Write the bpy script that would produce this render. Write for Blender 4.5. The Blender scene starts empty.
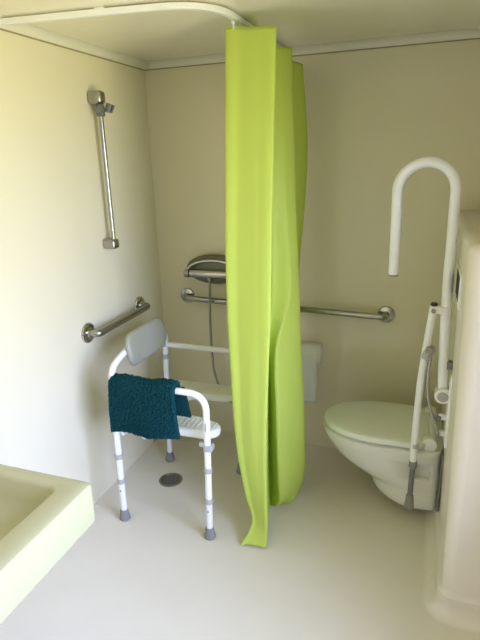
import bpy, bmesh, math, random
from math import sin, cos, pi, radians
from mathutils import Vector, Matrix, noise
random.seed(4)
COL = bpy.context.scene.collection

# ------------------------------------------------------------------ helpers
def new_mat(name, col, rough=0.4, metal=0.0, spec=0.5, noise_amt=0.0, noise_scale=30.0, bump=0.0, bump_scale=80.0,
            coat=0.0, trans=0.0, sss=0.0):
    m = bpy.data.materials.new(name); m.use_nodes = True
    nt = m.node_tree; b = nt.nodes['Principled BSDF']
    b.inputs['Base Color'].default_value = (*col, 1)
    b.inputs['Roughness'].default_value = rough
    b.inputs['Metallic'].default_value = metal
    b.inputs['Specular IOR Level'].default_value = spec
    b.inputs['Coat Weight'].default_value = coat
    b.inputs['Coat Roughness'].default_value = 0.08
    b.inputs['Transmission Weight'].default_value = trans
    tc = nt.nodes.new('ShaderNodeTexCoord')
    if noise_amt:
        n = nt.nodes.new('ShaderNodeTexNoise'); n.inputs['Scale'].default_value = noise_scale
        n.inputs['Detail'].default_value = 4
        nt.links.new(tc.outputs['Object'], n.inputs['Vector'])
        mx = nt.nodes.new('ShaderNodeMix'); mx.data_type = 'RGBA'
        mx.inputs['A'].default_value = (*[c * (1 - noise_amt) for c in col], 1)
        mx.inputs['B'].default_value = (*[min(1, c * (1 + noise_amt)) for c in col], 1)
        nt.links.new(n.outputs['Fac'], mx.inputs['Factor'])
        nt.links.new(mx.outputs['Result'], b.inputs['Base Color'])
    if bump:
        n2 = nt.nodes.new('ShaderNodeTexNoise'); n2.inputs['Scale'].default_value = bump_scale
        n2.inputs['Detail'].default_value = 3
        nt.links.new(tc.outputs['Object'], n2.inputs['Vector'])
        bp = nt.nodes.new('ShaderNodeBump'); bp.inputs['Strength'].default_value = bump
        bp.inputs['Distance'].default_value = 0.002
        nt.links.new(n2.outputs['Fac'], bp.inputs['Height'])
        nt.links.new(bp.outputs['Normal'], b.inputs['Normal'])
    return m

def cloth_mat(name, col, tcol, mix):
    m = bpy.data.materials.new(name); m.use_nodes = True
    nt = m.node_tree; b = nt.nodes['Principled BSDF']; out = nt.nodes['Material Output']
    b.inputs['Base Color'].default_value = (*col, 1); b.inputs['Roughness'].default_value = 0.45
    b.inputs['Specular IOR Level'].default_value = 0.25
    t = nt.nodes.new('ShaderNodeBsdfTranslucent'); t.inputs['Color'].default_value = (*tcol, 1)
    mx = nt.nodes.new('ShaderNodeMixShader'); mx.inputs['Fac'].default_value = mix
    w = nt.nodes.new('ShaderNodeTexNoise'); w.inputs['Scale'].default_value = 350
    tc = nt.nodes.new('ShaderNodeTexCoord'); nt.links.new(tc.outputs['Object'], w.inputs['Vector'])
    bp = nt.nodes.new('ShaderNodeBump'); bp.inputs['Strength'].default_value = 0.1; bp.inputs['Distance'].default_value = 0.001
    nt.links.new(w.outputs['Fac'], bp.inputs['Height']); nt.links.new(bp.outputs['Normal'], b.inputs['Normal'])
    nt.links.new(b.outputs[0], mx.inputs[1]); nt.links.new(t.outputs[0], mx.inputs[2])
    nt.links.new(mx.outputs[0], out.inputs['Surface'])
    return m

class MB:
    """collects geometry for ONE mesh object"""
    def __init__(self): self.bm = bmesh.new()
    def ring_faces(self, rings, close=True, cap0=False, cap1=False):
        bm = self.bm; vs = [[bm.verts.new(p) for p in r] for r in rings]
        n = len(vs[0])
        for a, b in zip(vs, vs[1:]):
            for i in range(n if close else n - 1):
                j = (i + 1) % n
                bm.faces.new((a[i], a[j], b[j], b[i]))
        if cap0: bm.faces.new(list(reversed(vs[0])))
        if cap1: bm.faces.new(vs[-1])
        return vs
    def tube(self, pts, r, seg=16, caps=True):
        pts = [Vector(p) for p in pts]
        rs = r if isinstance(r, (list, tuple)) else [r] * len(pts)
        T = []
        for i in range(len(pts)):
            a = pts[max(i - 1, 0)]; b = pts[min(i + 1, len(pts) - 1)]
            T.append((b - a).normalized())
        ref = Vector((0, 0, 1)) if abs(T[0].z) < .9 else Vector((1, 0, 0))
        N = (ref - T[0] * ref.dot(T[0])).normalized()
        rings = []
        for i, p in enumerate(pts):
            N = (N - T[i] * N.dot(T[i])).normalized(); B = T[i].cross(N)
            rings.append([p + (N * cos(2 * pi * k / seg) + B * sin(2 * pi * k / seg)) * rs[i] for k in range(seg)])
        self.ring_faces(rings, True, caps, caps); return self
    def lathe(self, prof, origin, axis, seg=32):
        """prof: list of (distance along axis, radius)"""
        o = Vector(origin); a = Vector(axis).normalized()
        ref = Vector((0, 0, 1)) if abs(a.z) < .9 else Vector((1, 0, 0))
        N = (ref - a * ref.dot(a)).normalized(); B = a.cross(N)
        rings = [[o + a * h + (N * cos(2 * pi * k / seg) + B * sin(2 * pi * k / seg)) * max(r, 1e-4) for k in range(seg)] for h, r in prof]
        self.ring_faces(rings, True, True, True); return self
    def box(self, lo, hi, bevel=0.0, seg=3, mat=None):
        lo = Vector(lo); hi = Vector(hi); c = (lo + hi) / 2; s = hi - lo
        tb = bmesh.new(); bmesh.ops.create_cube(tb, size=1)
        for v in tb.verts: v.co = Vector((v.co.x * s.x, v.co.y * s.y, v.co.z * s.z))
        if bevel: bmesh.ops.bevel(tb, geom=tb.edges[:], offset=bevel, segments=seg, profile=.5, affect='EDGES')
        for v in tb.verts:
            v.co = (mat @ v.co if mat else v.co) + c
        self.merge(tb); return self
    def merge(self, tb):
        me = bpy.data.meshes.new('tmp'); tb.to_mesh(me); tb.free(); self.bm.from_mesh(me); bpy.data.meshes.remove(me)
    def build(self, name, mat, parent=None, smooth=True, angle=35):
        bmesh.ops.recalc_face_normals(self.bm, faces=self.bm.faces[:])
        me = bpy.data.meshes.new(name); self.bm.to_mesh(me); self.bm.free()
        if smooth:
            for f in me.polygons: f.use_smooth = True
            me.set_sharp_from_angle(angle=radians(angle))
        me.materials.append(mat)
        o = bpy.data.objects.new(name, me); COL.objects.link(o)
        if parent is not None:
            o.parent = parent
            o.matrix_parent_inverse = Matrix.Translation(-world_loc(parent))
        return o

def world_loc(o):
    v = Vector(o.location)
    # parents are never rotated here; mesh parts sit at the world origin through the inverse matrix
    if o.type == 'EMPTY': return v
    return Vector((0, 0, 0)) if o.parent is None else Vector((0, 0, 0))

def bend(pts, rad, n=8):
    """polyline with rounded corners; rad per inner corner"""
    pts = [Vector(p) for p in pts]; out = [pts[0]]
    for i in range(1, len(pts) - 1):
        r = rad[i - 1] if isinstance(rad, (list, tuple)) else rad
        a = (pts[i - 1] - pts[i]); b = (pts[i + 1] - pts[i])
        d = min(r, a.length * .49, b.length * .49)
        p0 = pts[i] + a.normalized() * d; p1 = pts[i] + b.normalized() * d
        for k in range(n + 1):
            t = k / n
            out.append(p0 * (1 - t) ** 2 + pts[i] * 2 * t * (1 - t) + p1 * t * t)
    out.append(pts[-1]); return out

def empty(name, loc, label, cat, group=None):
    o = bpy.data.objects.new(name, None); COL.objects.link(o); o.location = loc; o.empty_display_size = .05
    o['label'] = label; o['category'] = cat
    if group: o['group'] = group
    return o
def tag(o, label, cat, group=None):
    o['label'] = label; o['category'] = cat
    if group: o['group'] = group
    return o
def struct(o, label=None, cat=None):
    o['kind'] = 'structure'
    if label: o['label'] = label; o['category'] = cat
    return o

# ------------------------------------------------------------------ materials
WALL = (.80, .74, .55)
M = {}
M['wall'] = new_mat('wall_laminate', WALL, rough=.13, spec=.5, noise_amt=.02, noise_scale=3, bump=.05, bump_scale=5)
M['ceiling'] = new_mat('ceiling_laminate', (.88, .83, .67), rough=.12, spec=.5, noise_amt=.02, noise_scale=3, bump=.05, bump_scale=8)
M['trim'] = new_mat('trim_plastic', (.80, .77, .66), rough=.3, noise_amt=.02)
M['gap_shade'] = new_mat('painted_gap_shade', (.34, .30, .19), rough=.6, noise_amt=.2)  # dark olive colour standing in for the shade below the cornice
M['floor'] = new_mat('floor_resin', (.77, .72, .60), rough=.33, spec=.4, noise_amt=.035, noise_scale=6, bump=.15, bump_scale=160)
M['housing'] = new_mat('housing_gelcoat', (.80, .74, .64), rough=.25, spec=.5, noise_amt=.02, noise_scale=4)
M['basin'] = new_mat('basin_gelcoat', (.46, .45, .27), rough=.2, spec=.5, noise_amt=.02, noise_scale=6)
M['white'] = new_mat('white_powder_coat', (.85, .85, .84), rough=.3, noise_amt=.02)
M['ceramic'] = new_mat('ceramic', (.83, .82, .78), rough=.08, spec=.6, noise_amt=.01)
M['lid'] = new_mat('lid_plastic', (.82, .84, .78), rough=.2, noise_amt=.01)
M['chrome'] = new_mat('chrome', (.52, .51, .50), rough=.12, metal=1.0, noise_amt=.05)
M['steel'] = new_mat('brushed_steel', (.40, .39, .37), rough=.27, metal=1.0, noise_amt=.08, noise_scale=60)
M['grey'] = new_mat('grey_plastic', (.16, .16, .155), rough=.5, noise_amt=.05)
M['lightgrey'] = new_mat('light_grey_plastic', (.42, .415, .38), rough=.45, noise_amt=.04)
M['rubber'] = new_mat('grey_rubber', (.23, .23, .22), rough=.65, noise_amt=.08, noise_scale=90)
M['pad'] = new_mat('grey_pad_foam', (.34, .335, .27), rough=.42, noise_amt=.03, bump=.1, bump_scale=300)
M['seat'] = new_mat('seat_plastic', (.80, .81, .72), rough=.35, noise_amt=.02)
M['dark'] = new_mat('dark_gap', (.03, .03, .03), rough=.7, noise_amt=.1)
M['black'] = new_mat('black_plastic', (.03, .028, .028), rough=.4, noise_amt=.1)
M['teal'] = new_mat('teal_chenille', (.004, .046, .052), rough=.9, spec=.15, noise_amt=.35, noise_scale=140)
M['paper'] = new_mat('paper_tissue', (.84, .85, .78), rough=.95, spec=.1, noise_amt=.02, bump=.2, bump_scale=120)
M['curtain'] = cloth_mat('lime_polyester', (.70, .82, .17), (.72, .85, .19), .35)
M['smoke'] = new_mat('smoked_translucent_plastic', (.24, .25, .17), rough=.15, noise_amt=.05, trans=.35)
M['drain'] = new_mat('drain_steel', (.22, .22, .22), rough=.4, metal=.7, noise_amt=.2, noise_scale=120)
M['frame'] = new_mat('window_frame_plastic', (.8, .8, .8), rough=.4, noise_amt=.02)

def glass():
    m = bpy.data.materials.new('window_glass'); m.use_nodes = True
    nt = m.node_tree; nt.nodes.remove(nt.nodes['Principled BSDF'])
    t = nt.nodes.new('ShaderNodeBsdfTransparent'); g = nt.nodes.new('ShaderNodeBsdfGlossy'); g.inputs['Roughness'].default_value = .02
    f = nt.nodes.new('ShaderNodeFresnel'); f.inputs['IOR'].default_value = 1.3
    mx = nt.nodes.new('ShaderNodeMixShader')
    nt.links.new(f.outputs[0], mx.inputs[0]); nt.links.new(t.outputs[0], mx.inputs[1]); nt.links.new(g.outputs[0], mx.inputs[2])
    nt.links.new(mx.outputs[0], nt.nodes['Material Output'].inputs['Surface']); return m
M['glass'] = glass()

# ------------------------------------------------------------------ room shell
XR, YF, ZC = 2.0, -3.05, 2.182
T = .10
def slab(name, lo, hi, mat):
    return struct(MB().box(lo, hi).build(name, mat, smooth=False))
slab('floor', (-T, YF - T, -T), (XR + T, T, 0), M['floor'])
slab('ceiling', (-T, YF - T, ZC), (XR + T, T, ZC + T), M['ceiling'])
slab('wall_left', (-T, YF, 0), (0, 0, ZC), M['wall'])
slab('wall_back', (-T, 0, 0), (XR + T, T, ZC), M['wall'])
# right wall with the big window opening (behind the camera's right shoulder)
WY0, WY1, WZ0, WZ1 = -2.65, -1.3, .40, 1.95
m = MB()
m.box((XR, YF, 0), (XR + T, 0, WZ0)); m.box((XR, YF, WZ1), (XR + T, 0, ZC))
m.box((XR, YF, WZ0), (XR + T, WY0, WZ1)); m.box((XR, WY1, WZ0), (XR + T, 0, WZ1))
struct(m.build('wall_right', M['wall'], smooth=False))
slab('wall_front', (-T, YF - T, 0), (XR + T, YF, ZC), M['wall'])
# windows: frame + pane
m = MB(); f = .045
m.box((XR + .03, WY0, WZ0), (XR + .08, WY0 + f, WZ1)); m.box((XR + .03, WY1 - f, WZ0), (XR + .08, WY1, WZ1))
m.box((XR + .03, WY0 + f, WZ0), (XR + .08, WY1 - f, WZ0 + f)); m.box((XR + .03, WY0 + f, WZ1 - f), (XR + .08, WY1 - f, WZ1))
w1 = struct(m.build('window_1', M['frame'], smooth=False))
MB().box((XR + .05, WY0 + f, WZ0 + f), (XR + .056, WY1 - f, WZ1 - f)).build('pane', M['glass'], w1, smooth=False)
# ceiling cornice: concave strip on left and back walls
def cornice_profile(r=.0285):
    pr = [(0, 0), (.004, 0)]
    for k in range(9):
        a = pi / 2 * k / 8
        pr.append((.004 + r * 1.2 * (1 - cos(a)), r * sin(a) + .003))
    pr.append((0, r + .003))
    return pr   # (distance from wall, height above Z base)
pc = cornice_profile()
ZB = 2.15
m = MB(); m.ring_faces([[(d, y, ZB + h) for d, h in pc] for y in (YF + .001, -.001)], True, True, True)
t1 = struct(m.build('trim_1', M['trim']))
m = MB(); m.ring_faces([[(x, -d, ZB + h) for d, h in pc] for x in (.040, XR - .001)], True, True, True)
t2 = struct(m.build('trim_2', M['trim']))
MB().box((.0005, YF + .002, ZB - .005), (.0045, -.001, ZB)).build('shadow_strip', M['gap_shade'], t1, smooth=False)  # thin dark strips painted in as the shadow gap under the cornice
MB().box((.0046, -.0045, ZB - .005), (XR - .002, -.0005, ZB)).build('shadow_strip', M['gap_shade'], t2, smooth=False)
XH, YH, ZH = 1.660, -1.045, 1.405        # face, front and top of the low housing the toilet hangs on

# half-height moulded housing on the right with coved foot and rounded edges
R = .04
prof = [(.062, .0008)]
for k in range(1, 10):
    a = pi / 2 * k / 9
    prof.append((.062 - .045 * sin(a), .0008 + .07 * (1 - cos(a))))
prof += [(.014, .085), (.004, .094), (0, .102), (0, ZH - .03)]
for k in range(1, 8):
    a = pi / 2 * k / 7
    prof.append((-.03 * (1 - cos(a)), ZH - .03 + .03 * sin(a)))
def house_ring(d, z):
    d = d + .028 * max(0, z - .1) / 1.3
    c = Vector((XH + R, YH + R, 0)); pts = [(XH - d, -.0008, z)]
    for k in range(13):
        a = pi + pi / 2 * k / 12
        pts.append((c.x + (R + d) * cos(a), c.y + (R + d) * sin(a), z))
    pts.append((XR - .0008, YH - d, z)); pts.append((XR - .0008, -.0008, z))
    return pts
m = MB(); m.ring_faces([house_ring(d, z) for d, z in prof], True, True, True)
struct(m.build('wall_low_right', M['housing']))

# ------------------------------------------------------------------ ceiling curtain rail
rt = empty('curtain_rail', (.03, -1.03, 2.17), 'white ceiling curtain rail bending from left wall toward the back', 'curtain rail')
path = bend([(.006, -1.055, 2.167), (.40, -1.01, 2.167), (.79, -.95, 2.167), (.79, -.55, 2.167), (.79, -.040, 2.167)], [.1, .2, .1], 14)
def rail_sweep(path, w, h):
    rings = []
    for i, p in enumerate(path):
        t = (path[min(i + 1, len(path) - 1)] - path[max(i - 1, 0)]).normalized(); n = Vector((-t.y, t.x, 0)).normalized()
        rings.append([p + n * sx * w + Vector((0, 0, sz * h)) for sx, sz in ((-1, -.7), (-.7, -1), (.7, -1), (1, -.7), (1, .9), (-1, .9))])
    return rings
m = MB(); m.ring_faces(rail_sweep(path, .012, .010), True, True, True); m.build('track', M['white'], rt)
m = MB(); m.box((.0005, -1.075, 2.152), (.012, -1.035, 2.1805), .003); m.build('end_bracket', M['white'], rt)
for px, py in ((.40, -1.005), (.79, -.45)):
    m = MB(); m.box((px - .018, py - .018, 2.1765), (px + .018, py + .018, 2.1815), .002)
    m.build('ceiling_clip', M['white'], rt)

# ------------------------------------------------------------------ shower curtain
ZL = [2.13, 1.95, 1.7, 1.4, 1.1, .85, .6, .4, .22, .1, .012]
cols = {}
cols['A'] = [(.764, -.75), (.758, -.755), (.751, -.77), (.749, -.79), (.753, -.81), (.765, -.83), (.778, -.85), (.798, -.86), (.833, -.87), (.858, -.885), (.822, -.945)]
cols['B'] = [(.953, -.76), (.950, -.77), (.947, -.79), (.945, -.82), (.945, -.85), (.939, -.87), (.931, -.88), (.930, -.89), (.933, -.90), (.937, -.91), (.936, -.925)]
cols['D'] = [(.922, -.40), (.931, -.42), (.945, -.45), (.965, -.48), (.982, -.50), (.996, -.52), (1.014, -.54), (1.022, -.55), (1.026, -.55), (1.010, -.55), (.985, -.56)]
cols['F'] = [(.910, -.15), (.924, -.15), (.938, -.16), (.926, -.18), (.912, -.22), (.923, -.28), (.936, -.34), (.949, -.40), (.955, -.42), (.960, -.44), (.955, -.45)]
Bc, Ac, Dc, Fc = cols['B'], cols['A'], cols['D'], cols['F']
n = len(ZL)
def lerp(a, b, t): return (a[0] + (b[0] - a[0]) * t, a[1] + (b[1] - a[1]) * t)
cols['A'] = Ac = [(x - (.006 if i < 5 else .008 if i < 9 else .0), y) for i, (x, y) in enumerate(Ac)]
cols['S'] = [(Ac[i][0] + .035, Ac[i][1] + .20) for i in range(n)]
cols['S'][-1] = (.86, -.72); cols['S'][-2] = (.87, -.70)
# slight inward belly of the front panel
cols['A2'] = [(lerp(Ac[i], Bc[i], .26)[0], lerp(Ac[i], Bc[i], .26)[1] + .004) for i in range(n)]
cols['A3'] = [(lerp(Ac[i], Bc[i], .66)[0], lerp(Ac[i], Bc[i], .66)[1] - .004) for i in range(n)]
cin = [(.875, -.52), (.875, -.54), (.875, -.56), (.876, -.58), (.878, -.60), (.870, -.62), (.864, -.62), (.862, -.62), (.860, -.62), (.862, -.62), (.867, -.64)]
cols['C'] = cin
cols['C2'] = [(lerp(cin[i], Dc[i], .5)[0] + w, lerp(cin[i], Dc[i], .5)[1] - w) for i, w in enumerate([.0, .002, .008, .016, .026, .022, .024, .026, .03, .03, .02])]
cols['E'] = [(Dc[i][0] - .07, Dc[i][1] + .13) for i in range(n)]
cols['C2'][5:] = [(.913, -.655), (.929, -.71), (.938, -.73), (.941, -.73), (.939, -.71), (.912, -.66)]
cols['G'] = [(Fc[i][0] - .09, Fc[i][1] + .07) for i in range(n)]
order = ['S', 'A', 'A2', 'A3', 'B', 'C', 'C2', 'D', 'E', 'F', 'G']
sag = {'S': -.01, 'A': .008, 'A2': .004, 'A3': -.006, 'B': -.012, 'C': -.02, 'C2': -.025, 'D': -.02, 'E': -.03, 'F': -.045, 'G': -.05}
NV = 72
def cr(p0, p1, p2, p3, t):
    return .5 * ((2 * p1) + (p2 - p0) * t + (2 * p0 - 5 * p1 + 4 * p2 - p3) * t * t + (3 * p1 - p0 - 3 * p2 + p3) * t ** 3)
def col_at(c, s):
    """s in 0..n-1"""
    i = min(int(s), n - 2); t = s - i
    q = [Vector((*cols[c][min(max(k, 0), n - 1)], ZL[min(max(k, 0), n - 1)])) for k in (i - 1, i, i + 1, i + 2)]
    v = cr(*q, t)
    v.z += sag[c] * (1 - s / (n - 1)) ** 3
    return v
rows = []
for j in range(NV + 1):
    s = (n - 1) * j / NV
    key = [col_at(c, s) for c in order]
    row = []
    for i in range(len(key) - 1):
        for k in range(8):
            t = k / 8
            q = [key[max(i - 1, 0)], key[i], key[i + 1], key[min(i + 2, len(key) - 1)]]
            lin = key[i].lerp(key[i + 1], t); sm = cr(*q, t)
            v = lin.lerp(sm, .22)
            w = noise.noise(Vector((i * 1.3 + t * 1.3, v.z * 1.6, 3.3))) * .0035
            v = v + Vector((w * .6, w, 0))
            row.append(v)
    row.append(key[-1])
    for v in row: v.z = max(v.z, .004)
    rows.append(row)
# rumpled hem
for j in range(NV - 8, NV + 1):
    a = (j - (NV - 8)) / 8
    for k, v in enumerate(rows[j]):
        if k > 44:
            v.y += .02 * a * sin(k * .9); v.z += .012 * a * (1 + sin(k * .7))
mb = MB(); mb.ring_faces(rows, False)
cur = mb.build('shower_curtain', M['curtain'], None, angle=180)
tag(cur, 'lime green shower curtain gathered on the ceiling rail, hem on the floor', 'shower curtain')
sol = cur.modifiers.new('thick', 'SOLIDIFY'); sol.thickness = .0015; sol.offset = 0
for x, y, z0 in ((.79, -.752, 2.126), (.80, -.55, 2.115), (.80, -.42, 2.105), (.80, -.27, 2.09), (.81, -.12, 2.06)):
    mk = MB(); mk.tube(bend([(.79, y, 2.1550), (.79, y, 2.135), (x, y, z0)], .01, 5), .0035, 8)
    mk.lathe([(-.006, .006), (.006, .006)], (.79, y, 2.1485), (0, 1, 0), 12)
    mk.build('curtain_hook', M['white'], cur)

# ------------------------------------------------------------------ slide bar for hand shower (left wall)
sb = empty('shower_slide_bar', (0, -.565, 1.29), 'vertical chrome slide bar for a hand shower on left wall', 'slide bar')
xb, yb = .052, -.542
m = MB(); m.tube([(xb, yb, 1.29), (xb, yb, 1.95)], .0105, 18); m.build('rod', M['steel'], sb)
m = MB(); m.box((.0008, yb - .028, 1.930), (.074, yb + .028, 1.99), .018, 4); m.build('end_bracket', M['steel'], sb)
m = MB(); m.box((.0008, yb - .028, 1.265), (.070, yb + .028, 1.314), .014, 4); m.build('end_bracket', M['steel'], sb)
m = MB(); m.lathe([(-.026, .016), (-.022, .020), (.022, .020), (.026, .016)], (xb, yb, 1.905), (0, 0, 1), 24)
m.lathe([(0, .013), (.03, .015), (.034, .011)], (xb + .008, yb - .012, 1.905), (.3, -1, 0), 20)
sl = m.build('slider', M['grey'], sb)
# open cradle of the slider
m = MB()
cc = Vector((xb + .042, yb + .012, 1.912)); ax = Vector((.45, 0, 1)).normalized(); e1 = Vector((0, 1, 0)); e2 = ax.cross(e1)
rings = []
for k in range(19):
    a = radians(40 + 280 * k / 18); dr = -e2 * cos(a) + e1 * sin(a)
    rings.append([cc + dr * r + ax * h for r, h in ((.011, -.018), (.017, -.018), (.021, .018), (.015, .018))])
m.ring_faces(rings, True, True, True); m.tube([(xb + .012, yb + .004, 1.905), (xb + .03, yb + .01, 1.908)], .009, 12)
m.build('cradle', M['grey'], sl)

# ------------------------------------------------------------------ grab bars
def grab_bar(ends, out, wall_n, r, rf, label, droop=.0):
    a, b = Vector(ends[0]), Vector(ends[1]); nrm = Vector(wall_n); d = (b - a).normalized()
    g = empty('grab_bar', a, label, 'grab bar', 'steel grab bars on the shower walls')
    m = MB(); m.tube(bend([a + nrm * .004, a + nrm * out, b + nrm * out, b + nrm * .004], [.055, .055], 10), r, 18)
    m.build('rail', M['steel'], g)
    for p in (a, b):
        m = MB(); m.lathe([(.0008, rf), (.006, rf), (.011, rf * .93), (.014, rf * .72), (.016, r * 1.25), (.022, r * 1.02)], p, nrm, 32)
        m.build('flange', M['chrome'], g)
    return g
grab_bar([(0, -.768, .893), (0, -.275, .897)], .062, (1, 0, 0), .0185, .050, 'short steel grab bar sloping away on the left wall above the chair back')
grab_bar([(.178, 0, .895), (1.340, 0, .858)], .06, (0, -1, 0), .0165, .046, 'long steel grab bar on back wall passing behind the lime curtain')

# ------------------------------------------------------------------ thermostatic mixer
mx = empty('shower_mixer', (.37, 0, 1.07), 'chrome thermostatic shower mixer with oval smoked shell on back wall', 'shower mixer')
zc, yc = 1.056, -.105
m = MB(); m.lathe([(0, .016), (.004, .022), (.012, .0235), (.248, .0235), (.256, .022), (.26, .016)], (.25, yc, zc), (1, 0, 0), 26)
for x in (.31, .445): m.lathe([(0, .030), (.008, .030), (.016, .022), (.10, .013)], (x, -.0008, zc), (0, -1, 0), 24)
m.build('body', M['chrome'], mx)
for x, sg in ((.249, -1), (.511, 1)):
    m = MB(); m.lathe([(0, .021), (.003, .0245), (.026, .0245), (.031, .020)], (x, yc, zc), (sg, 0, 0), 26); m.build('knob', M['steel'], mx)
# smoked oval shell behind the body, with a chrome arch over the top
m = MB(); rings = []
for sc_, y in ((.86, -.002), (.93, -.03), (1.0, -.052), (.985, -.060), (.9, -.068), (.70, -.076), (.40, -.081), (.1, -.083)):
    rings.append([(.385 + .178 * sc_ * cos(2 * pi * k / 48), y, zc + .018 + .086 * sc_ * sin(2 * pi * k / 48)) for k in range(48)])
m.ring_faces(rings, True, True, True); m.build('shell', M['smoke'], mx)
m = MB(); m.tube([(.385 - .150 * cos(t), -.098 + .012 * sin(t), zc + .015 + .058 * sin(t)) for t in [pi * k / 24 for k in range(25)]], .0085, 12)
m.build('handle_arch', M['chrome'], mx)
m = MB(); m.lathe([(0, .014), (.018, .014), (.020, .010), (.03, .009)], (.37, yc, zc - .018), (0, 0, -1), 20); m.build('outlet', M['steel'], mx)

hp = [(.37, yc, 1.006), (.366, -.100, .95), (.358, -.095, .80), (.354, -.088, .66), (.355, -.085, .55), (.364, -.085, .45), (.395, -.085, .35), (.455, -.085, .27), (.56, -.09, .17), (.65, -.10, .06), (.75, -.12, .008), (.86, -.16, .0075)]
hp = [Vector(p) for p in hp]; hs = []
for i in range(len(hp) - 1):
    for k in range(24):
        hs.append(cr(hp[max(i - 1, 0)], hp[i], hp[i + 1], hp[min(i + 2, len(hp) - 1)], k / 24))
hs.append(hp[-1])
m = MB(); m.tube(hs, [.0068 + (.0006 if i % 2 else 0) for i in range(len(hs))], 12)
tag(m.build('shower_hose', M['steel']), 'thin metal shower hose hanging below the mixer behind the chair', 'shower hose')

# ------------------------------------------------------------------ shower chair
ch = empty('shower_chair', (.43, -.665, 0), 'white tubular shower chair with grey back pad and split seat', 'shower chair')
RT = .0150
YN, YFAR = -.93, -.40
def leg(x0, x1, y, ztop, collars, lever=None):
    def X(z): return x0 + (x1 - x0) * z / ztop
    m = MB(); m.tube([(X(.03), y, .03), (X(ztop), y, ztop)], RT, 18); lg = m.build('leg', M['white'], ch)
    m = MB(); m.lathe([(0, .024), (.004, .027), (.018, .025), (.030, .0215), (.05, .0195), (.056, .017)], (x0, y, .0005), (0, 0, 1), 24)
    m.build('rubber_foot', M['rubber'], lg)
    for z in collars:
        m = MB(); m.lathe([(-.013, .0165), (-.010, .0195), (.010, .0195), (.013, .0165)], (X(z), y, z), (0, 0, 1), 20)
        m.build('collar', M['lightgrey'], lg)
    for z in (collars[0] - .09, collars[0] - .045, collars[0] + .06):
        pass
    m = MB()
    for z in [collars[-1] - .05 - .028 * k for k in range(1)]:
        if z > .07: m.lathe([(0, .0042), (.0012, .0042)], (X(z), y - RT + .0004, z), (0, -1, 0), 10)
    m.build('pin_hole', M['grey'], lg)
    return lg
leg(.213, .222, YN - .004, .72, [.352, .218])
leg(.664, .678, YN, .60, [.362, .200])
leg(.192, .215, YFAR, .70, [.655, .40])
leg(.632, .668, YFAR, .60, [.335, .175])
# arm frames: front upright bending back into the armrest
for y, xo in ((YN, .003), (YFAR, -.008)):
    m = MB(); m.tube(bend([(.676 + xo * 0, y, .56), (.680, y, .727 - (.008 if y > YN else 0)), (.228, y, .735 - (.010 if y > YN else 0))], [.105], 12), RT, 18); m.build('armrest', M['white'], ch)
# rear frame: upright legs curve together behind the back pad
m = MB(); m.tube(bend([(.222, YN, .70), (.226, YN, .80), (.232, -.80, .842), (.232, -.53, .842), (.224, YFAR, .79), (.215, YFAR, .69)], [.07, .05, .05, .06], 10), RT, 18)
m.build('back_frame', M['white'], ch)
for y in (YN, YFAR):
    m = MB(); m.lathe([(0, .019), (.03, .019), (.034, .016)], (.222 if y == YN else .213, y, .715), (0, 0, 1), 18)
    m.build('arm_joint', M['lightgrey'], ch)
# grey back pad: rounded rectangle, gently curved
def pad():
    tb = bmesh.new(); rings = []; W, H, rc = .183, .080, .062
    def outline(s):
        pts = []
        for cx, cy, a0 in ((W - rc, H - rc, 0), (-W + rc, H - rc, 90), (-W + rc, -H + rc, 180), (W - rc, -H + rc, 270)):
            for k in range(9):
                a = radians(a0 + 90 * k / 8); pts.append(((cx + rc * cos(a)) * s, (cy + rc * sin(a)) * (s if s < .9 else s)))
        return pts
    m = MB()
    for s, d in ((.05, .019), (.5, .019), (.82, .018), (.93, .0145), (.985, .008), (1, 0), (.985, -.008), (.93, -.0145), (.82, -.018), (.5, -.019), (.05, -.019)):
        rings.append([(.238 + d + .55 * u * u - .12 * v, -.648 + u, .834 + v) for u, v in outline(s)])
    m.ring_faces(rings, True, True, True); return m
pd = pad().build('back_pad', M['pad'], ch, angle=60)
# seat frame
m = MB()
for y in (-.850, -.425):
    m.tube([(.235, y, .475), (.640, y, .475)], .011, 14)
for x in (.25, .36):
    m.tube([(x, YN, .475), (x, YFAR, .475)], .011, 14)
for y in (YN, YFAR): m.tube([(.222, y, .505), (.222, -.665, .505)], .011, 14)
for y, y2 in ((YN, -.84), (YFAR, -.435)): m.tube([(.668, y, .475), (.630, y2, .475)], .011, 14)
m.build('seat_frame', M['white'], ch)
for y, s in ((YN, -1), (YFAR, 1)):
    m = MB(); m.box((.662, y - .021, .462), (.702, y + .021, .490), .006); m.box((.640, y - .012 , .478), (.664, y + .012, .500), .004)
    m.build('clamp', M['lightgrey'], ch)
# seat: horseshoe with two front lobes, hollow pattern of grooves and holes
def seat_outline():
    y0, y1 = -.885, -.392; ym = (y0 + y1) / 2
    P = []
    def arc(cx, cy, r, a0, a1, k=8):
        for i in range(k + 1):
            a = radians(a0 + (a1 - a0) * i / k); P.append((cx + r * cos(a), cy + r * sin(a)))
    arc(.27, y0 + .04, .04, 180, 270); arc(.645, y0 + .052, .052, 270, 430, 14)
    P.append((.60, y0 + .128)); P.append((.54, y0 + .135))
    arc(.50, ym, .115, 270, 90, 18)
    P.append((.54, y1 - .135)); P.append((.60, y1 - .128))
    arc(.645, y1 - .052, .052, -70, 90, 14); arc(.27, y1 - .04, .04, 90, 180)
    return P
P = seat_outline(); cxs = .45; cys = -.635
def inset(P, d):
    out = []; nP = len(P)
    for i in range(nP):
        a = Vector(P[i - 1]); b = Vector(P[i]); c = Vector(P[(i + 1) % nP])
        t = ((b - a).normalized() + (c - b).normalized())
        t = t.normalized() if t.length > 1e-6 else (c - a).normalized()
        nn = Vector((-t.y, t.x)); out.append(b + nn * d)
    return out
m = MB(); rings = []
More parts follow.
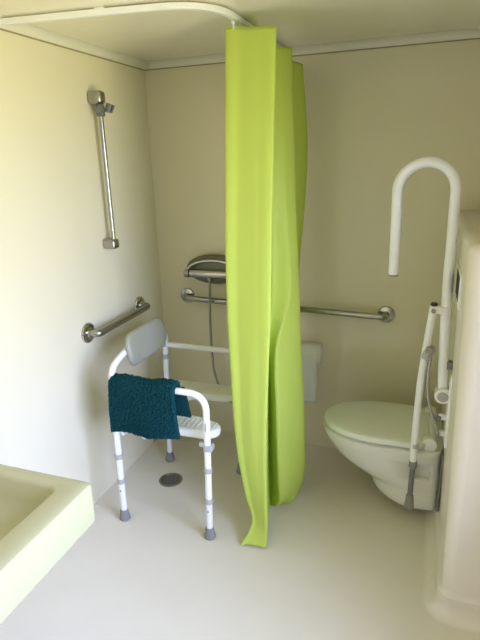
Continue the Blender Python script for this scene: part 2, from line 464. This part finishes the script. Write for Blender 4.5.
for d, z in ((.010, .486), (.002, .488), (0, .494), (0, .512), (.003, .519), (.010, .523), (.016, .523)):
    rings.append([(q[0], q[1], z) for q in inset(P, d)])
vs = m.ring_faces(rings, True, True, True)
st = m.build('seat', M['seat'], ch, angle=50)
# moulded ribs over the seat top
m = MB()
for k in range(9):
    x = .475 + .024 * k
    for ya, yb2 in ((-.868, -.782), (-.488, -.402)):
        inn = .012 if x > .64 else 0
        m.tube([(x, ya + inn, .5225), (x, yb2 - inn, .5225)], .0030, 8)
for k in range(8):
    x = .255 + .022 * k
    m.tube([(x, -.865, .5225), (x, -.405, .5225)] if x < .37 else [(x, -.865, .5225), (x, -.77, .5225)], .0042, 8)
m.build('tread_rib', M['seat'], st)

# ------------------------------------------------------------------ teal chenille mat over the near armrest
def drape():
    NU, NW = 210, 250
    L1, L2, r = .228, .135, .030          # near flap, far flap, fold radius over the tube
    zt = .725; tot = L1 + pi * r + L2
    def base(u, s):
        x = .228 + u * .316
        if s < L1:
            t = s / L1; z = zt - (L1 - s); y = YN - r - .006 * sin(pi * t) ; x += (1 - t) * (-.012 + .022 * u) ; z += (1 - t) * .012 * u
            y += .010 * sin(u * 7) * (1 - t)
            nrm = Vector((0, -1, 0))
        elif s < L1 + pi * r:
            a = (s - L1) / r; y = YN - r * cos(a); z = zt + r * sin(a); nrm = Vector((0, -cos(a), sin(a)))
        else:
            q = s - L1 - pi * r; y = YN + r + .004; z = zt - q; nrm = Vector((0, 1, 0)); x += .02 + q * .16
        z += .004 * sin(u * 9)
        return Vector((x, y, z)), nrm
    cells = {}
    CU, CW = .0085, .0072
    for i in range(-3, 60):
        for j in range(-3, 90): cells[(i, j)] = (random.uniform(-.32, .32), random.uniform(-.25, .25), random.uniform(.7, 1.15))
    def nub(u, s):
        fu, fs = u * .330 / CU, s / CW
        fs += .35 * sin(u * 9 + s * 5)
        i0, j0 = int(math.floor(fu)), int(math.floor(fs)); best = 0
        for di in (-1, 0, 1):
            for dj in (-1, 0, 1):
                c = cells.get((i0 + di, j0 + dj))
                if not c: continue
                dx = fu - (i0 + di + .5 + c[0]); dy = fs - (j0 + dj + .5 + c[1])
                d2 = dx * dx * .8 + dy * dy * 1.5
                if d2 < .5: best = max(best, c[2] * math.sqrt(1 - d2 / .5))
        return best
    m = MB(); outer = []; inner = []
    for j in range(NW + 1):
        s = tot * j / NW; ro = []; ri = []
        for i in range(NU + 1):
            u = i / NU; ed = .006 * noise.noise(Vector((u * 60, s * 90, 1)))
            p, nn = base(u, s)
            if i in (0, NU): p.x += .004 * noise.noise(Vector((s * 160, i, 0))) + (.003 if i else -.003)
            if j in (0, NW): p.z += .005 * noise.noise(Vector((u * 60, j, 5)))
            edge = min(1, min(i, NU - i) / 2.0, min(j, NW - j) / 2.0)
            ro.append(p + nn * (.001 + .017 * nub(u, s) * (.4 + .6 * edge))); ri.append(p - nn * .006)
        outer.append(ro); inner.append(ri)
    bm = m.bm
    vo = [[bm.verts.new(p) for p in r_] for r_ in outer]; vi = [[bm.verts.new(p) for p in r_[::1]] for r_ in inner]
    for j in range(NW):
        for i in range(NU):
            bm.faces.new((vo[j][i], vo[j][i + 1], vo[j + 1][i + 1], vo[j + 1][i]))
            bm.faces.new((vi[j][i], vi[j + 1][i], vi[j + 1][i + 1], vi[j][i + 1]))
        bm.faces.new((vo[j][0], vo[j + 1][0], vi[j + 1][0], vi[j][0])); bm.faces.new((vo[j][NU], vi[j][NU], vi[j + 1][NU], vo[j + 1][NU]))
    for i in range(NU):
        bm.faces.new((vo[0][i], vi[0][i], vi[0][i + 1], vo[0][i + 1])); bm.faces.new((vo[NW][i], vo[NW][i + 1], vi[NW][i + 1], vi[NW][i]))
    return m
mat_o = drape().build('bath_mat', M['teal'], None, angle=180)
tag(mat_o, 'shaggy teal bath mat folded over the near armrest of shower chair', 'bath mat')

# ------------------------------------------------------------------ floor drain
dr = empty('floor_drain', (.285, -.58, 0), 'round grey floor drain grate under the shower chair', 'floor drain')
m = MB(); m.lathe([(0.0004, .064), (.004, .064), (.006, .060), (.006, .052), (.003, .050)], (.285, -.58, 0), (0, 0, 1), 48); m.build('rim', M['steel'], dr)
m = MB()
for k in range(5):
    r0 = .048 - k * .0098; rings = []
    for q in range(49):
        a = 2 * pi * q / 48
        rings.append([(.285 + rr * cos(a), -.58 + rr * sin(a), z) for rr, z in ((r0, .003), (r0, .0068), (r0 - .0055, .0068), (r0 - .0055, .003))])
    m.ring_faces(rings, True)
for k in range(4):
    a = pi * k / 4; dx, dy = cos(a) * .048, sin(a) * .048
    m.tube([(.285 - dx, -.58 - dy, .004), (.285 + dx, -.58 + dy, .004)], .0024, 6)
m.build('grate', M['drain'], dr)

# ------------------------------------------------------------------ toilet paper on the back wall
tp = empty('toilet_paper', (.95, 0, .62), 'white toilet paper roll with a long hanging sheet on back wall', 'toilet paper')
m = MB(); m.lathe([(0, .020), (0.0, .052), (.004, .055), (.121, .055), (.125, .052), (.125, .004)], (.886, -.085, .628), (1, 0, 0), 40); m.build('roll', M['paper'], tp)
rings = []
for j in range(25):
    t = j / 24
    if t < .2:
        a = t / .2 * pi / 2 + 0.0; y = -.085 - .0565 * sin(a); z = .628 + .0565 * cos(a)
    else:
        q = (t - .2) / .8; z = .628 - q * .285; y = -.1415 + .02 * q - .006 * sin(q * 6)
    xs = .012 * max(0, t - .2) ** .5 * 1.2
    rings.append([(.888 + .108 * i / 6, y + .003 * sin(i * 1.1 + t * 3) * t, z) for i in range(7)])
m = MB(); m.ring_faces(rings, False); sh = m.build('hanging_sheet', M['paper'], tp)
so = sh.modifiers.new('thick', 'SOLIDIFY'); so.thickness = .0012
m = MB(); m.box((.86, -.012, .60), (.98, -.0008, .66), .004); m.tube(bend([(.90, -.01, .628), (.868, -.01, .628), (.868, -.085, .628), (1.004, -.085, .628)], .012), .006, 12)
m.build('holder', M['white'], tp)

# ------------------------------------------------------------------ toilet
Y0 = -.405
to = empty('toilet', (1.635, Y0, .06), 'white wall hung toilet with lid closed', 'toilet')
def egg(xf, xb, hw, xw, pf=2.0, pb=6.0, n1=40, n2=24, hwf=None):
    """outline: nose at xf, back at xb, widest at xw with half width hw"""
    pts = []
    for k in range(n1 + 1):
        a = -pi / 2 + pi * k / n1      # from -y side round the nose to +y
        c, s = cos(a), sin(a)
        pts.append((xw - (xw - xf) * abs(c) ** (2 / pf), Y0 + hw * (1 if s > 0 else -1) * abs(s) ** (2 / pf)))
    for k in range(1, n2):
        a = pi / 2 - pi * k / n2
        c, s = cos(a), sin(a)
        pts.append((xw + (xb - xw) * abs(c) ** (2 / pb), Y0 + hw * (1 if s > 0 else -1) * abs(s) ** (2 / pb)))
    return pts
XB = 1.652
def cyl_sections(secs):
    return [[(x, y, z) for x, y in egg(*a)] for z, a in secs]
m = MB()
secs = []
#      z     xf     hw   xw
pro = [(.410, 1.092, .196, 1.39), (.406, 1.087, .202, 1.39), (.385, 1.090, .200, 1.39), (.350, 1.108, .190, 1.40), (.320, 1.127, .181, 1.42), (.290, 1.150, .178, 1.43),
       (.262, 1.180, .174, 1.45), (.238, 1.215, .168, 1.47), (.215, 1.255, .162, 1.49), (.198, 1.292, .157, 1.50), (.184, 1.318, .153, 1.515), (.172, 1.330, .146, 1.52),
       (.150, 1.335, .144, 1.525), (.125, 1.343, .142, 1.53), (.100, 1.358, .140, 1.54), (.082, 1.376, .136, 1.545), (.070, 1.400, .130, 1.55), (.066, 1.43, .120, 1.55)]
m.ring_faces([[(x, y, z) for x, y in egg(xf, XB, hw, xw, 2.15)] for z, xf, hw, xw in pro], True, True, True)
bowl = m.build('bowl', M['ceramic'], to, angle=60)
# rectangular access pocket in the side of the bowl
cut = MB().box((1.535, Y0 - .24, .255), (1.605, Y0 - .135, .345), .008).build('cutter', M['ceramic'], None)
bo = bowl.modifiers.new('pocket', 'BOOLEAN'); bo.object = cut; bo.operation = 'DIFFERENCE'; bo.solver = 'EXACT'
dg = bpy.context.evaluated_depsgraph_get()
bpy.context.view_layer.update(); dg.update()
nm = bpy.data.meshes.new_from_object(bowl.evaluated_get(dg))
bowl.modifiers.clear(); bowl.data = nm; bowl.data.name = 'bowl'
bpy.data.objects.remove(cut)
m = MB(); m.ring_faces([[(x, y, z) for x, y in egg(1.135, 1.575, hw, 1.38, 2.1)] for z, hw in ((.4105, .165), (.4215, .165))], True, True, True)
m.build('seat', M['lid'], to, angle=60)
m = MB(); rings = []
for dx, z in ((.006, .4220), (.001, .4230), (0, .428), (0, .440), (.003, .446), (.010, .4495), (.03, .4515), (.10, .453)):
    rings.append([(x, y, z) for x, y in egg(1.092 + dx, 1.592 - dx * .5, .198 - dx * .8, 1.38, 2.1)])
m.ring_faces(rings, True, True, True); m.build('lid', M['lid'], to, angle=60)
m = MB(); m.tube([(1.602, Y0 - .14, .434), (1.602, Y0 + .14, .434)], .018, 20)
for y in (-.172, .127): m.lathe([(0, .027), (.003, .031), (.042, .031), (.045, .027)], (1.592, Y0 + y, .438), (0, 1, 0), 24)
m.build('hinge', M['lid'], to)
m = MB(); m.ring_faces([[(x, Y0 + yy, z) for yy, z in ((-.150, .08), (.150, .08), (.176, .400), (-.176, .400))] for x in (1.645, 1.6535)], True, True, True)
m.build('gasket', M['rubber'], to, smooth=False)

# plate on housing
fp = empty('wall_plate', (1.637, -.72, 1.2), 'small white wall plate with a dark slot behind the raised rail', 'wall plate')
m = MB(); m.box((1.6315, -.84, 1.14), (1.640, -.57, 1.265), .002)
m.build('plate', M['white'], fp)
m = MB(); m.box((1.6305, -.80, 1.158), (1.6325, -.64, 1.25)); m.build('slot', M['dark'], fp, smooth=False)

# ------------------------------------------------------------------ fold-up support rail beside the toilet
YR = -.70
fr = empty('support_rail', (XH, YR, .75), 'white folding support rail raised upright beside the toilet', 'support rail')
cx, rr, zc2 = 1.4965, .1005, 1.543
xt = cx + rr
arc = [(cx + rr * cos(pi - pi * k / 24), YR, zc2 + rr * sin(pi - pi * k / 24)) for k in range(25)]
m = MB(); m.tube([(1.399, YR, 1.230)] + [(1.3975, YR, 1.45)] + arc + [(xt, YR, 1.45), (1.598, YR, 1.35), (1.598, YR, 1.25), (1.602, YR, 1.05), (1.610, YR, .85), (1.615, YR, .775)], .0190, 22)
ut = m.build('tube', M['white'], fr)
m = MB(); m.lathe([(0, .0185), (.006, .0185), (.008, .015)], (1.399, YR, 1.2305), (0, 0, -1), 22); m.build('end_cap', M['grey'], fr)
# wall plate and pivot
m = MB(); m.box((XH - .022, YR - .045, .53), (XH - .009, YR + .045, .84), .004); m.build('wall_plate', M['white'], fr)
m = MB(); m.lathe([(-.034, .026), (-.030, .031), (.030, .031), (.034, .026)], (1.617, YR, .750), (0, 1, 0), 32)
m.box((1.612, YR - .03, .722), (1.642, YR + .03, .778), .004)
pv = m.build('pivot', M['white'], fr)
m = MB(); m.lathe([(0, .021), (.003, .021), (.004, .019)], (1.617, YR - .033, .750), (0, -1, 0), 28); m.build('pivot_cap', M['lightgrey'], pv)
for z in (.648, .575):
    m = MB(); m.box((1.608, YR - .012, z - .011), (1.642, YR + .012, z + .011), .005)
    lug = m.build('lug', M['white'], fr)
    m = MB(); m.lathe([(-.017, .008), (.017, .008)], (1.612, YR, z), (0, 1, 0), 16); m.build('bolt', M['grey'], lug)
m = MB(); m.box((1.616, YR - .014, .860), (1.648, YR + .014, .892), .004); m.build('buffer', M['grey'], fr)
# tab, leg and linkage
m = MB(); m.box((1.545, YR - .022, 1.086), (1.608, YR + .022, 1.114), .005); tb_ = m.build('leg_tab', M['white'], fr)
m = MB(); m.lathe([(-.026, .009), (.026, .009)], (1.556, YR, 1.098), (0, 1, 0), 18); m.build('bolt', M['steel'], tb_)
m = MB(); m.lathe([(0, .013), (.008, .013), (.011, .010)], (1.557, YR, 1.114), (0, 0, 1), 18); m.build('black_cap', M['black'], tb_)
m = MB(); m.tube(bend([(1.556, YR, 1.112), (1.541, YR, .95), (1.530, YR, .80), (1.527, YR, .66), (1.525, YR, .405)], [.05, .08, .05]), .0145, 18)
lg = m.build('leg', M['white'], fr)
m = MB(); m.lathe([(-.010, .016), (.010, .016)], (1.5285, YR, .500), (0, 0, 1), 18); m.build('collar', M['lightgrey'], lg)
m = MB(); m.lathe([(0, .0165), (.03, .0165), (.034, .013)], (1.526, YR, .425), (0, 0, -1), 18); m.build('lock_ring', M['rubber'], lg)
m = MB(); m.tube([(1.526, YR, .40), (1.524, YR, .22)], .0115, 16); m.build('extension', M['grey'], lg)
m = MB(); m.lathe([(0, .012), (.004, .016), (.035, .0185), (.062, .021), (.066, .018)], (1.524, YR, .255), (0, 0, -1), 20); m.build('rubber_foot', M['rubber'], lg)
m = MB(); m.box((1.532, YR - .024, .895), (1.570, YR + .024, .948), .006, mat=Matrix.Rotation(radians(20), 3, 'Y')); cl = m.build('link_clip', M['steel'], fr)
m = MB(); m.lathe([(-.026, .008), (.026, .008)], (1.545, YR, .937), (0, 1, 0), 14); m.build('bolt', M['steel'], cl)
m = MB(); m.tube(bend([(1.560, YR - .012, .91), (1.555, YR - .012, .80), (1.568, YR - .012, .70), (1.612, YR - .016, .575)], [.04, .04]), .0068, 12)
m.build('link_rod', M['steel'], fr)

# ------------------------------------------------------------------ moulded washbasin (left foreground)
BX, BY1, BY0, BZ1, BZ0 = .652, -1.686, -2.62, .80, .666
wb = empty('washbasin', (0, -2.1, BZ0), 'pale yellow green moulded washbasin with wide front rim on left wall', 'washbasin')
def rrect(x0, x1, y0, y1, r, k=8):
    P = []
    for cx, cy, a0 in ((x1 - r, y1 - r, 0), (x0 + r, y1 - r, 90), (x0 + r, y0 + r, 180), (x1 - r, y0 + r, 270)):
        for i in range(k + 1):
            a = radians(a0 + 90 * i / k); P.append((cx + r * cos(a), cy + r * sin(a)))
    return P
m = MB(); rings = []
for z, d, r in ((BZ0, .012, .012), (BZ0 + .003, .004, .014), (BZ0 + .012, 0, .016), (BZ1 - .012, 0, .016), (BZ1 - .004, .003, .014), (BZ1, .011, .012)):
    rings.append([(x, y, z) for x, y in rrect(.0008 + d * .2, BX - d, BY0 + d, BY1 - d, r)])
ix0, ix1, iy0, iy1 = .06, .578, -2.56, -1.728
for z, d, r in ((BZ1, 0, .035), (BZ1 - .004, .006, .035), (BZ1 - .014, .010, .035), (BZ1 - .06, .024, .04), (BZ1 - .095, .04, .045), (BZ1 - .116, .07, .05), (BZ1 - .120, .12, .05)):
    rings.append([(x, y, z) for x, y in rrect(ix0 + d, ix1 - d, iy0 + d, iy1 - d, r)])
m.ring_faces(rings, True, True, True)
m.build('basin', M['basin'], wb, angle=40)
m = MB(); m.lathe([(0, .03), (.003, .03), (.004, .024)], (.33, -2.15, BZ1 - .120), (0, 0, 1), 28); m.build('basin_drain', M['chrome'], wb)
m = MB(); m.box((.002, -2.2, .45), (.03, -2.1, BZ0 + .001), .004); m.tube(bend([(.33, -2.15, BZ0 + .002), (.33, -2.15, .52), (.012, -2.15, .52)], .06), .02, 16)
m.build('waste_pipe', M['white'], wb)

# ------------------------------------------------------------------ light: daylight through the windows
sc = bpy.context.scene
wd = bpy.data.worlds.new('daylight_sky'); sc.world = wd; wd.use_nodes = True
nt = wd.node_tree; bg = nt.nodes['Background']
tc = nt.nodes.new('ShaderNodeTexCoord'); sp = nt.nodes.new('ShaderNodeSeparateXYZ'); rp = nt.nodes.new('ShaderNodeValToRGB')
nt.links.new(tc.outputs['Generated'], sp.inputs[0])
ma = nt.nodes.new('ShaderNodeMath'); ma.operation = 'MULTIPLY_ADD'; ma.inputs[1].default_value = .5; ma.inputs[2].default_value = .5
nt.links.new(sp.outputs['Z'], ma.inputs[0]); nt.links.new(ma.outputs[0], rp.inputs[0])
rp.color_ramp.elements[0].position = .44; rp.color_ramp.elements[0].color = (.68, .65, .42, 1)
rp.color_ramp.elements[1].position = .50; rp.color_ramp.elements[1].color = (.72, .86, 1.40, 1)
nt.links.new(rp.outputs[0], bg.inputs['Color']); bg.inputs['Strength'].default_value = 13.2
def portal(name, loc, rot, sx, sy):
    l = bpy.data.lights.new(name, 'AREA'); l.shape = 'RECTANGLE'; l.size = sx; l.size_y = sy; l.cycles.is_portal = True
    o = bpy.data.objects.new(name, l); COL.objects.link(o); o.location = loc; o.rotation_euler = rot
portal('window_daylight', (XR + .09, (WY0 + WY1) / 2, (WZ0 + WZ1) / 2), (0, radians(90), 0), WZ1 - WZ0, WY1 - WY0)
# ------------------------------------------------------------------ camera
cd = bpy.data.cameras.new('camera'); cam = bpy.data.objects.new('camera', cd); COL.objects.link(cam); sc.camera = cam
cd.sensor_fit = 'VERTICAL'; cd.sensor_height = 24.0; cd.sensor_width = 18.0; cd.lens = 24.0 * 516.99 / 640; cd.clip_start = .02
rot = Matrix(((0.942967, -0.072614, 0.324871), (0.33159, 0.290942, -0.897441), (-0.029351, 0.953981, 0.298427)))
cam.matrix_world = Matrix.Translation((1.50261, -2.74768, 1.67603)) @ rot.to_4x4()

sc.view_settings.view_transform = 'Standard'; sc.view_settings.look = 'None'; sc.view_settings.gamma = 1.0
sc.view_settings.use_curve_mapping = False; sc.view_settings.exposure = 0.0
